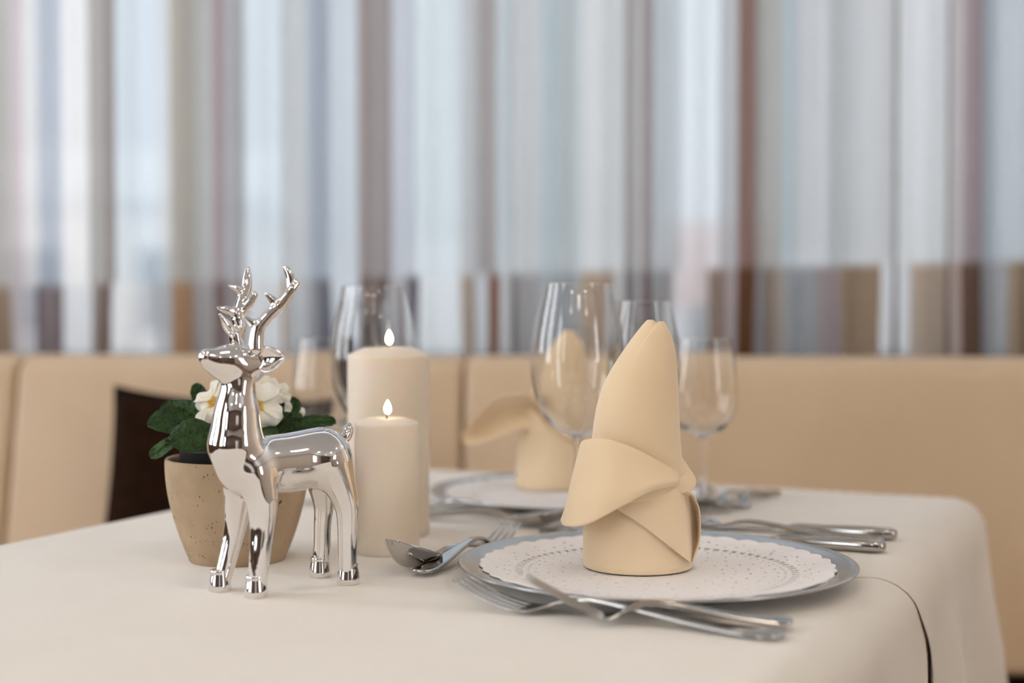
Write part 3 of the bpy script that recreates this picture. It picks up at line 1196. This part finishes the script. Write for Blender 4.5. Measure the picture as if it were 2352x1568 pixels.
def flower(c, nrm, R, spin, seed, npet=5, stem_to=None):
    """one blossom: overlapping notched petals round an ochre eye"""
    rnd = random.Random(seed)
    eye = build('flower', lathe([(0, R * .06), (R * .05, R * .055), (R * .09, R * .09), (R * .12, R * .10), (R * .10, R * .02), (0, -R * .10)], 20), 'flower_eye', plant)
    eye['label'] = 'cream primrose blossom with an ochre eye'
    q = Vector((0, 0, 1)).rotation_difference(Vector(nrm).normalized())
    eye.rotation_mode = 'QUATERNION'
    eye.rotation_quaternion = q
    eye.location = c
    me = mesh('petal', *petal_mesh(R))
    me.materials.append(M['petal'])
    me.polygons.foreach_set('use_smooth', [True] * len(me.polygons))
    for k in range(npet):
        o = bpy.data.objects.new('petal', me)
        COL.objects.link(o)
        o.parent = eye
        o.rotation_euler = (rnd.uniform(-.22, .20), rnd.uniform(-.22, .22), spin + 2 * math.pi * k / npet + rnd.uniform(-.08, .08))
        o.location = (0, 0, R * 0.02 * (k % 3))
        s = rnd.uniform(.92, 1.06)
        o.scale = (s, s, s)
        solid(o, 0.0006, 0)
        subsurf(o, 1)
    if stem_to is not None:
        pts = catmull([np.array(c) - np.array(Vector(nrm).normalized()) * R * .1, (np.array(c) + np.array(stem_to)) / 2 + np.array([0, 0, .006]), stem_to], 8)
        Rg = [[(p[0] + .0012 * math.cos(a_), p[1] + .0012 * math.sin(a_), p[2]) for a_ in [k * math.pi / 3 for k in range(6)]] for p in pts]
        build('stem', rings(Rg), 'leaf_pale', plant)


flower(pl(492, 924, -.030), (-0.38, -0.85, 0.30), .0200, 0.35, 21, stem_to=(-.004, 0, .09))
flower(pl(588, 934, -.026), (0.26, -0.92, 0.14), .0215, 0.1, 22, stem_to=(.004, 0, .09))
flower(pl(598, 893, -.004), (0.10, -0.50, 0.85), .0190, 0.6, 23, stem_to=(.004, .006, .09))
flower(pl(636, 900, .006), (0.45, -0.55, 0.70), .0130, 0.2, 24, stem_to=(.008, .006, .09))
flower(pl(676, 945, .026), (0.55, -0.60, 0.35), .0105, 0.9, 25, stem_to=(.012, .012, .09))
flower(pl(545, 905, .008), (-0.1, 0.30, 0.95), .0170, 0.9, 26, stem_to=(0, .010, .09))


# ================================================================== candles
def candle(label, px, py, r, z_sh, z_top, fl_px, fl_top):
    b = rest(px, py)
    o = thing('pillar_candle', label, 'candle', b, group=None)
    rt = r * 0.60
    build('wax_body', lathe([(0, 0), (r - .0012, 0), (r, .0012), (r, z_sh * .5), (r, z_sh - .0030), (r, z_sh - .0010), (r - .0006, z_sh - .0001), (r - .0022, z_sh + (z_top - z_sh) * .0022 / (r - rt)), (rt + .0015, z_top - (z_top - z_sh) * .0015 / (r - rt)), (rt, z_top), (rt - .0015, z_top), (rt - .004, z_top),
                             (rt * .5, z_top - .0004), (0.003, z_top - .0010), (0, z_top - .0010)], 72), 'wax', o)
    wk = [(0, 0, z_top - .002), (.0002, 0, z_top + .003), (.0012, 0, z_top + .006)]
    Rg = [[(p[0] + .0007 * math.cos(k * math.pi / 3), p[1] + .0007 * math.sin(k * math.pi / 3), p[2]) for k in range(6)] for p in wk]
    build('wick', rings(Rg), 'wick', o)
    h = fl_top
    pr = [(0, 0)] + [(0.0033 * (math.sin(math.pi * (t ** 0.72)) ** 0.85) * (1 - .12 * t) + 1e-5, h * t) for t in [k / 14 for k in range(1, 14)]] + [(0, h)]
    f = build('flame', lathe(pr, 24), 'flame', o)
    f.location = (0.0008, 0, z_top + .0028)
    return o


cs = rest(889, 1268)
ss = cs.y / F_PX
candle('shorter lit ivory pillar candle beside the silver deer', 889, 1268, 74 * ss, .1134, .1172, 0, .0128)
ct = rest(893, 1226)
st = ct.y / F_PX
candle('taller lit ivory pillar candle behind the short one', 893, 1226, 94 * st, .1685, .1752, 0, .0135)


# ================================================================== place settings
RCH = 0.1545
CH_TOP = [(0, .0045), (.098, .0045), (.108, .0052), (.120, .0072), (.136, .0105), (.148, .0132), (.1525, .0146), (.1545, .0145)]


def ch_z(r):
    return float(np.interp(r, [p[0] for p in CH_TOP], [p[1] for p in CH_TOP]))


def charger(label, px, py):
    c = at(px, py, .0145)
    c.z = TABLE_Z + CLOTH
    under = [(.1552, .0137), (.1540, .0126), (.148, .0112), (.136, .0086), (.120, .0054), (.109, .0030), (.104, .0004), (.100, 0.0), (.097, .0008), (.094, .0028), (0, .0028)]
    o = build('charger_plate', lathe(CH_TOP + under, 128), 'charger')
    o.location = c
    return tag(o, label, 'charger plate', 'silver charger plates')


front_ch = charger('silver charger plate in front, under the taller napkin', 1507, 1289)
rear_ch = charger('silver charger plate farther back, under the napkin with the drooping flap', 1315, 1124)

NTH = 240
RD = 0.137


def doily_mesh():
    rr = list(np.arange(0.004, RD + 1e-6, 0.0019))
    n = len(rr)
    Vv, Ff = [], []
    for i, r in enumerate(rr):
        for j in range(NTH):
            th = 2 * math.pi * j / NTH
            sc = 1 + 0.020 * (abs(math.sin(20 * th)) - 0.5) * max(0, (r - .118) / .019)
            wv = 0.0007 * math.sin(9 * th + 1) * max(0, (r - .11) / .027) + 0.0003 * math.sin(23 * th + r * 300)
            Vv.append((r * sc * math.cos(th), r * sc * math.sin(th), ch_z(r * sc) + .0014 + abs(wv)))
    rows = [(.1040, .1098, 3, (1, 2)), (.0985, .1008, 3, (1,)), (.0925, .0945, 6, (2,)), (.084, .086, 8, (0,)), (.072, .0745, 10, (0, 1)), (.0605, .0625, 8, (1,)),
            (.1145, .1165, 8, (0,)), (.1185, .1205, 6, (3,)), (.1245, .1265, 10, (0,)), (.052, .054, 12, (2, 3))]
    for i in range(n - 1):
        rm = .5 * (rr[i] + rr[i + 1])
        for j in range(NTH):
            hole = any(a_ <= rm <= b_ and (j % m) in js for a_, b_, m, js in rows)
            if hole:
                continue
            k = (j + 1) % NTH
            Ff.append((i * NTH + j, (i + 1) * NTH + j, (i + 1) * NTH + k, i * NTH + k))
    return Vv, Ff


dm = mesh('doily', *doily_mesh())
dm.materials.append(M['doily'])
for ch, lab, rz in ((front_ch, 'white crocheted doily on the front silver charger', 0.3), (rear_ch, 'white crocheted doily on the rear silver charger', 1.1)):
    o = bpy.data.objects.new('crochet_doily', dm)
    COL.objects.link(o)
    o.location = ch.location
    o.rotation_euler = (0, 0, rz)
    solid(o, 0.0013, -1)
    tag(o, lab, 'doily', 'crocheted doilies')


# ------------------------------------------------------------------ folded napkins
class Napkin:
    def __init__(self, label, px, py):
        self.c = at(px, py, .0068)
        self.c.z = TABLE_Z + CLOTH + .0062
        self.o = thing('folded_napkin', label, 'napkin', self.c)

    def pt(self, px, py, dy):
        return np.array(atY(px, py, self.c.y + dy) - self.c)

    def part(self, name, vf, t=0.0016, sub=1):
        o = build(name, vf, 'napkin', self.o)
        solid(o, t, 0)
        if sub:
            subsurf(o, sub)
        return o

    def patch(self, name, curves, n=26, m=14, t=0.0016, hem=None, tuck=None):
        C = [catmull([self.pt(*p) for p in c], n) for c in curves]
        P = [catmull([C[k][i] for k in range(len(C))], m) for i in range(n)]
        if hem:                                 # a stitched hem: a shallow step along one edge
            for i in range(n):
                for j in range(m):
                    f = hem(i / (n - 1), j / (m - 1))
                    P[i][j] = P[i][j] + np.array([0, -1, 0]) * f
        return self.part(name, grid(P), t)

    def shell(self, name, rows, dy=0.0, seg=40, wob=0.0):
        R = []
        for py, l, r, hd in rows:
            a_, b_ = self.pt(l, py, dy), self.pt(r, py, dy)
            cc, hw = (a_ + b_) / 2, (b_[0] - a_[0]) / 2
            R.append([(cc[0] + hw * math.cos(p), cc[1] + hd * math.sin(p) * (1 + wob * math.sin(2 * p + py * .01)), cc[2])
                      for p in [2 * math.pi * k / seg for k in range(seg)]])
        return self.part(name, rings(R, False))

    def sheet(self, name, rows, left, dy=0.0, out=0.0014, seg=22):
        """outer layer over the front of a shell, from a free left edge round to the right side"""
        P = []
        for (py, l, r, hd), lx in zip(rows, left):
            a_, b_ = self.pt(l, py, dy), self.pt(r, py, dy)
            cc, hw = (a_ + b_) / 2, (b_[0] - a_[0]) / 2 + out * .6
            q = min(1, max(-1, (lx - (l + r) / 2) / ((r - l) / 2)))
            f0 = math.acos(q)
            P.append([(cc[0] + hw * math.cos(f), cc[1] - (hd + out) * math.sin(f), cc[2]) for f in [f0 + (-.5 - f0) * k / seg for k in range(seg + 1)]])
        return self.part(name, grid(P))

    def tube(self, name, rows, seg=48):
        R = [[(dx + rx * math.cos(p), dy + ry * math.sin(p), z) for p in [2 * math.pi * k / seg for k in range(seg)]] for z, dx, dy, rx, ry in rows]
        return self.part(name, rings(R, False))


N1 = Napkin('tall cream napkin folded into a pointed hat on the front plate', 1465, 1303)
N1.tube('base_roll', [(.0008, 0, 0, .0425, .0425), (.004, 0, 0, .0432, .0432), (.02, 0, 0, .0430, .0428), (.04, 0, 0, .0428, .042), (.060, -.0005, 0, .041, .040), (.075, -.001, 0, .038, .036)])
CONE = [(1150, 1350, 1572, .037), (1080, 1354, 1562, .035), (1005, 1361, 1556, .032), (940, 1369, 1552, .029), (890, 1384, 1549, .026), (850, 1404, 1546, .022),
        (810, 1430, 1541, .0165), (785, 1448, 1534, .012), (765, 1463, 1524, .0085), (750, 1475, 1514, .0055), (740, 1484, 1504, .003), (734, 1490, 1497, .0012)]
N1.shell('pointed_cone', CONE)
OUTER = [(1150, 1350, 1574, .037), (1080, 1354, 1564, .035), (1005, 1361, 1558, .032), (940, 1369, 1555, .029), (890, 1384, 1553, .026), (850, 1404, 1551, .022),
         (810, 1430, 1548, .0165), (785, 1448, 1543, .012), (765, 1466, 1536, .0085), (750, 1486, 1529, .0055), (742, 1503, 1524, .003), (738, 1514, 1519, .0012)]
N1.sheet('cone_layer', OUTER, [1352, 1358, 1370, 1390, 1412, 1432, 1457, 1474, 1489, 1501, 1509, 1515])
N1.patch('cuff_flap', [[(1340, 1022, .006), (1342, 1009, -.020), (1392, 1006, -.0385), (1455, 1027, -.0440), (1510, 1057, -.0430), (1554, 1084, -.0350)],
                       [(1318, 1100, .004), (1322, 1098, -.026), (1385, 1085, -.0480), (1450, 1090, -.0525), (1510, 1092, -.0490), (1558, 1096, -.0385)],
                       [(1302, 1160, -.002), (1308, 1164, -.033), (1365, 1156, -.0560), (1438, 1133, -.0585), (1502, 1112, -.0545), (1560, 1104, -.0415)],
                       [(1289, 1197, -.006), (1301, 1208, -.036), (1350, 1204, -.0580), (1428, 1163, -.0590), (1494, 1127, -.0545), (1556, 1112, -.0410)]],
         n=40, m=18, t=0.0030, hem=lambda u, v: (0.0013 if u < .24 else 0) + 0.0005 * math.sin(v * 34) * (u < .22))
N1.patch('wrap', [[(1412, 1166, -.0437), (1470, 1204, -.0449), (1530, 1250, -.0436), (1584, 1291, -.0330)],
                        [(1416, 1150, -.0440), (1490, 1165, -.0455), (1550, 1212, -.0435), (1584, 1290, -.0325)],
                        [(1420, 1140, -.0440), (1508, 1142, -.0455), (1562, 1165, -.0425), (1584, 1289, -.0320)],
                        [(1424, 1140, -.0430), (1516, 1136, -.0450), (1560, 1131, -.0420), (1584, 1288, -.0315)]], n=24, m=10)
N1.patch('fold', [[(1425, 1112, -.0470), (1490, 1098, -.0480), (1540, 1090, -.0430), (1562, 1092, -.0370)],
                  [(1420, 1135, -.0462), (1490, 1122, -.0472), (1540, 1116, -.0432), (1562, 1118, -.0380)],
                  [(1418, 1158, -.0448), (1490, 1150, -.0462), (1540, 1146, -.0430), (1564, 1146, -.0385)]], n=18, m=8)
N1.patch('tuck', [[(1563, 1132, -.036), (1570, 1180, -.034), (1577, 1240, -.0325), (1584, 1290, -.031)],
                       [(1572, 1136, -.018), (1586, 1185, -.012), (1590, 1240, -.012), (1587, 1290, -.024)],
                       [(1585, 1134, -.012), (1600, 1180, -.006), (1601, 1240, -.008), (1590, 1291, -.022)],
                       [(1589, 1134, -.020), (1606, 1170, -.021), (1607, 1240, -.022), (1590, 1291, -.027)]], n=20, m=14)
N1.patch('tuck', [[(1562, 1132, -.034), (1566, 1133, -.030), (1571, 1134, -.026)],
                      [(1576, 1128, -.030), (1582, 1129, -.024), (1588, 1132, -.018)],
                      [(1589, 1136, -.026), (1596, 1141, -.022), (1600, 1152, -.018)]], n=8, m=8)
N1.patch('flap', [[(1557, 1038, -.006), (1562, 1090, -.010), (1566, 1142, -.018)],
                       [(1567, 1052, -.002), (1578, 1092, -.006), (1572, 1141, -.016)],
                       [(1575, 1064, .002), (1600, 1107, -.002), (1580, 1136, -.012)]], n=14, m=8)

N2 = Napkin('cream napkin with a drooping pointed flap on the rear plate', 1264, 1122)
k2 = N2.c.y / F_PX
N2.tube('base_roll', [(.0008, 0, 0, 78 * k2, .036), (.005, 0, 0, 79 * k2, .037), (.03, 0, 0, 78 * k2, .036), (.055, .002, 0, 74 * k2, .034), (.07, .003, 0, 70 * k2, .031)])
N2.shell('pointed_cone', [(1060, 1196, 1344, .033), (1000, 1208, 1346, .031), (940, 1214, 1347, .029), (890, 1222, 1347, .026), (850, 1236, 1346, .021), (815, 1254, 1343, .016),
                          (790, 1270, 1336, .011), (772, 1285, 1324, .006), (763, 1297, 1311, .002)], wob=.06)
N2.patch('drooping_flap', [[(1262, 920, -.030), (1205, 902, -.034), (1142, 914, -.037), (1090, 958, -.036), (1060, 1000, -.030)],
                           [(1252, 950, -.026), (1200, 938, -.012), (1142, 952, -.012), (1095, 984, -.016), (1061, 1005, -.026)],
                           [(1242, 990, -.028), (1195, 985, -.030), (1150, 1001, -.036), (1100, 1019, -.035), (1067, 1021, -.031)]], n=24, m=14)
N2.patch('wrap', [[(1186, 1042, -.004), (1196, 1075, -.020), (1230, 1108, -.034), (1290, 1122, -.036), (1338, 1098, -.018)],
                        [(1192, 1000, -.008), (1215, 1030, -.026), (1255, 1062, -.038), (1300, 1076, -.038), (1343, 1060, -.020)],
                        [(1215, 930, -.020), (1238, 955, -.032), (1270, 990, -.038), (1310, 1020, -.036), (1346, 1020, -.020)]], n=24, m=12)


# ------------------------------------------------------------------ wine glasses
def glass(label, loc, H, zb, zm, rmax, rrim, rfoot, group):
    t = 0.0009
    out = [(0, 0), (rfoot - .0006, 0), (rfoot, .0006), (rfoot - .0004, .0014), (rfoot * .7, .0026), (rfoot * .4, .0048), (.0075, .0085), (.0046, .015), (.0036, .026),
           (.0034, zb * .6), (.0037, zb - .012), (.0052, zb - .004)]
    bowl = []
    for k in range(0, 13):
        a_ = (k + .6) / 12.6 * math.pi / 2
        bowl.append((rmax * math.sin(a_) ** .93, zm - (zm - zb) * math.cos(a_)))
    for s in [k / 11 for k in range(1, 11)] + [.985, .997, 1.0]:
        bowl.append((rrim + (rmax - rrim) * math.cos(s * math.pi / 2) ** 1.15, zm + (H - zm) * s))
    inner = [(max(r - (t if i < 14 else t * (1 - .62 * min(1, (i - 13) / 10))), .0005), z + (t * 1.6 if i < 6 else 0)) for i, (r, z) in enumerate(bowl)]
    prof = out + bowl + [(rrim - t * .38 * (.5 - .5 * math.cos(q * math.pi / 5)), H + t * .19 * math.sin(q * math.pi / 5)) for q in range(1, 5)] + list(reversed(inner)) + [(0, zb + .0022)]
    o = build('wine_glass', lathe(prof, 80), 'glass')
    o.location = loc
    return tag(o, label, 'wine glass', group)


def gpos(px, Y):
    p = Vector(((px - 1176) / F_PX * Y, Y, 0))
    p.z = cloth_z(p) + .0002
    return p


BIG = dict(H=.2337, zb=.090, zm=.160, rmax=.0445, rrim=.0325, rfoot=.036)
MID = dict(H=.2175, zb=.095, zm=.155, rmax=.0350, rrim=.0263, rfoot=.032)
SML = dict(H=.1790, zb=.078, zm=.121, rmax=.0362, rrim=.0292, rfoot=.030)
glass('large empty wine glass just left of the tall front napkin', gpos(1326, 1.335), group='front setting glasses', **BIG)
glass('medium empty wine glass standing half hidden behind the tall front napkin', gpos(1480, 1.385), group='front setting glasses', **MID)
glass('small empty wine glass just right of the tall front napkin', gpos(1615, 1.465), group='front setting glasses', **SML)
glass('large empty wine glass directly behind the tall candle', gpos(858, 1.452), group='rear setting glasses', **BIG)
glass('medium empty wine glass behind the large one at the tall candle', gpos(836, 1.625), group='rear setting glasses', **MID)
glass('small empty wine glass between the flower pot and the tall candle', gpos(746, 1.535), group='rear setting glasses', **SML)


# ------------------------------------------------------------------ cutlery
QS = [-1, -.86, -.62, 0, .62, .86, 1]
TS = [0.25, 1.10, .80, .95, .80, 1.10, 0.25]


def sweep(sec, ridged=True):
    """sections (x, y, z, half width, half thickness) along x"""
    R = []
    for x, y, z, w, t in sec:
        top = [(x, y + q * w, z + t * (s if ridged else math.sqrt(max(0, 1 - (q * .97) ** 2)))) for q, s in zip(QS, TS)]
        bot = [(x, y + q * w, z - t * math.sqrt(max(0, 1 - (q * .97) ** 2))) for q in reversed(QS)]
        R.append(top + bot)
    return rings(R)


HANDLE = [  # s, half width, z, half thickness (fractions of length for s)
    (0.000, .0030, .0034, .0010), (0.006, .0070, .0032, .0016), (0.018, .0092, .0030, .0019), (0.05, .0104, .0028, .0020), (0.10, .0102, .0030, .0020), (0.20, .0084, .0042, .0020),
    (0.32, .0064, .0072, .0020), (0.44, .0046, .0108, .0021), (0.53, .0036, .0130, .0021), (0.60, .0032, .0132, .0020), (0.66, .0034, .0104, .0018)]


def cutlery_frame(name, label, cat, E, D, group, roll=0.0):
    p = Vector((E.x, E.y, 0))
    p.z = cloth_z(p) + 0.0002
    return thing(name, label, cat, p, math.atan2(D.y, D.x), group)


def fork(label, E, T, tipz, group, name='fork', zoff=0.0, ts=.79, ex=1.7):
    D = T - E
    D.z = 0
    L = D.length
    k = L / 0.20
    o = cutlery_frame(name, label, 'fork', E, D, group)
    sec = [(s * L, 0, z, w * k ** .5, t) for s, w, z, t in HANDLE]
    g = ts / .79
    sec = [(x * g, y, z, w, t) for x, y, z, w, t in sec]
    sec += [(.700 * g * L, 0, .0068, .0060 * k, .0015), (.730 * g * L, 0, .0042, .0102 * k, .0013), (.758 * g * L, 0, .0030, .0120 * k, .0012), (ts * L, 0, .0034, .0123 * k, .0011)]
    hd = build('handle', sweep(sec), 'steel', o)
    subsurf(hd, 1)
    for q in (-1, -1 / 3, 1 / 3, 1):
        y = q * .0101 * k
        sc = []
        for i in range(9):
            t = i / 8
            x = (ts - .02 + (1.02 - ts) * t) * L
            z = .0032 + (tipz - .0032) * t ** ex
            sc.append((x, y * (1 - .05 * t), z, .0019 * k * (1 - .50 * t ** 2), .0011 * (1 - .4 * t)))
        tn = build('tine', sweep(sc, False), 'steel', o)
    o.location.z += zoff
    return o


def spoon(label, E, T, tipz, bw, group, cat='spoon', zoff=0.0):
    D = T - E
    D.z = 0
    L = D.length
    o = cutlery_frame('spoon', label, cat, E, D, group)
    k = L / 0.20
    sec = [(s * L, 0, z, w * k ** .5, t) for s, w, z, t in HANDLE] + [(.70 * L, 0, .0085, .0040, .0015), (.725 * L, 0, .0080, .0048, .0011)]
    hd = build('handle', sweep(sec), 'steel', o)
    subsurf(hd, 1)
    P = []
    n = 22
    for i in range(n + 1):
        u = i / n
        x = (.695 + .305 * u) * L
        w = bw * (math.sin(math.pi * min(1, max(0, u)) ** .86) ** .62 if 0 < u < 1 else 0) + (.0035 if u == 0 else .0006)
        zr = .0095 + (tipz - .0095) * u ** 1.15
        dep = (zr - .0020) * (math.sin(math.pi * u) ** .55 if 0 < u < 1 else 0) * .92
        P.append([(x, w * q, zr - dep * (1 - q * q) + .0006 * q * q) for q in [-1 + 2 * j / 16 for j in range(17)]])
    b = build('bowl', grid(P), 'steel', o)
    solid(b, 0.0013, 0)
    subsurf(b, 1)
    o.location.z += zoff
    return o


def knife(label, E, D, L, group):
    o = cutlery_frame('knife', label, 'knife', E, D, group)
    sec = [(0, 0, .0058, .0050, .0030), (.003, 0, .0058, .0082, .0046), (.010, 0, .0058, .0096, .0056), (.03, 0, .0058, .0094, .0056), (.06, 0, .0056, .0084, .0052), (.085, 0, .0055, .0078, .0048),
           (.094, 0, .0055, .0080, .0048), (.098, 0, .0052, .0070, .0038), (.104, 0, .0050, .0066, .0028)]
    h = build('handle', sweep(sec), 'steel', o)
    subsurf(h, 1)
    sec = [(.100, 0, .0048, .0062, .0014), (.112, .0, .0045, .0072, .0011), (.14, .0004, .0040, .0086, .0009), (.18, .0006, .0034, .0098, .0008), (L - .02, .0004, .0028, .0096, .0007),
           (L - .008, -.0014, .0026, .0072, .0006), (L - .002, -.0034, .0026, .0040, .0005), (L, -.0046, .0026, .0016, .0004)]
    build('blade', sweep(sec, False), 'steel', o)
    return o


G = 'front setting cutlery'
fork('long dinner fork in the foreground, its tines farthest left', at(1803, 1463, .003), at(1058, 1327, .020), .0200, G)
fork('shorter fork crossing over the dinner fork in the foreground', at(1822, 1440, .003), at(1203, 1322, .033), .0300, G, zoff=.003, ts=.71, ex=1.15)
fork('dessert fork with its tines rising behind the plate rim, by the silver deer', at(962, 1322, .003), at(1174, 1202, .018), .0160, G, zoff=.0025)
spoon('dessert spoon with its bowl raised, between the candles and the front plate', at(893, 1243, .028) + Vector((.62, .785, 0)) * .185, at(893, 1243, .028), .0290, .0200, G)
eA = at(2062, 1234, .005)
eB = at(2036, 1263, .005)
knife('steel knife right of the front plate, the farther of the two', eA, at(1830, 1219, .005) - eA, .215, G)
knife('steel knife right of the front plate, the nearer of the two', eB, -U, .200, G)
eS = at(2030, 1247, .006)
spoon('soup spoon lying between the two knives right of the front plate', eS, eS - U * .212 + V * .004, .0165, .0205, G, zoff=.003)
G = 'rear setting cutlery'
e = at(1778, 1129, .003)
fork('steel fork lying farthest right beyond the small wine glass', e, e + V * .185, .0165, G)
e2 = at(1735, 1128, .003)
fork('steel fork beyond the small wine glass, next to the rear plate', e2, e2 + V * .185 - U * .004, .0165, G)
t_ = at(1293, 1175, .018)
spoon('dessert spoon in front of the rear plate, bowl to the right', t_ - U * .185, t_, .0185, .019, G)
e3 = at(1262, 1187, .003)
fork('dessert fork in front of the rear plate, handle to the right', e3, e3 - U * .175 + V * .012, .0150, G)
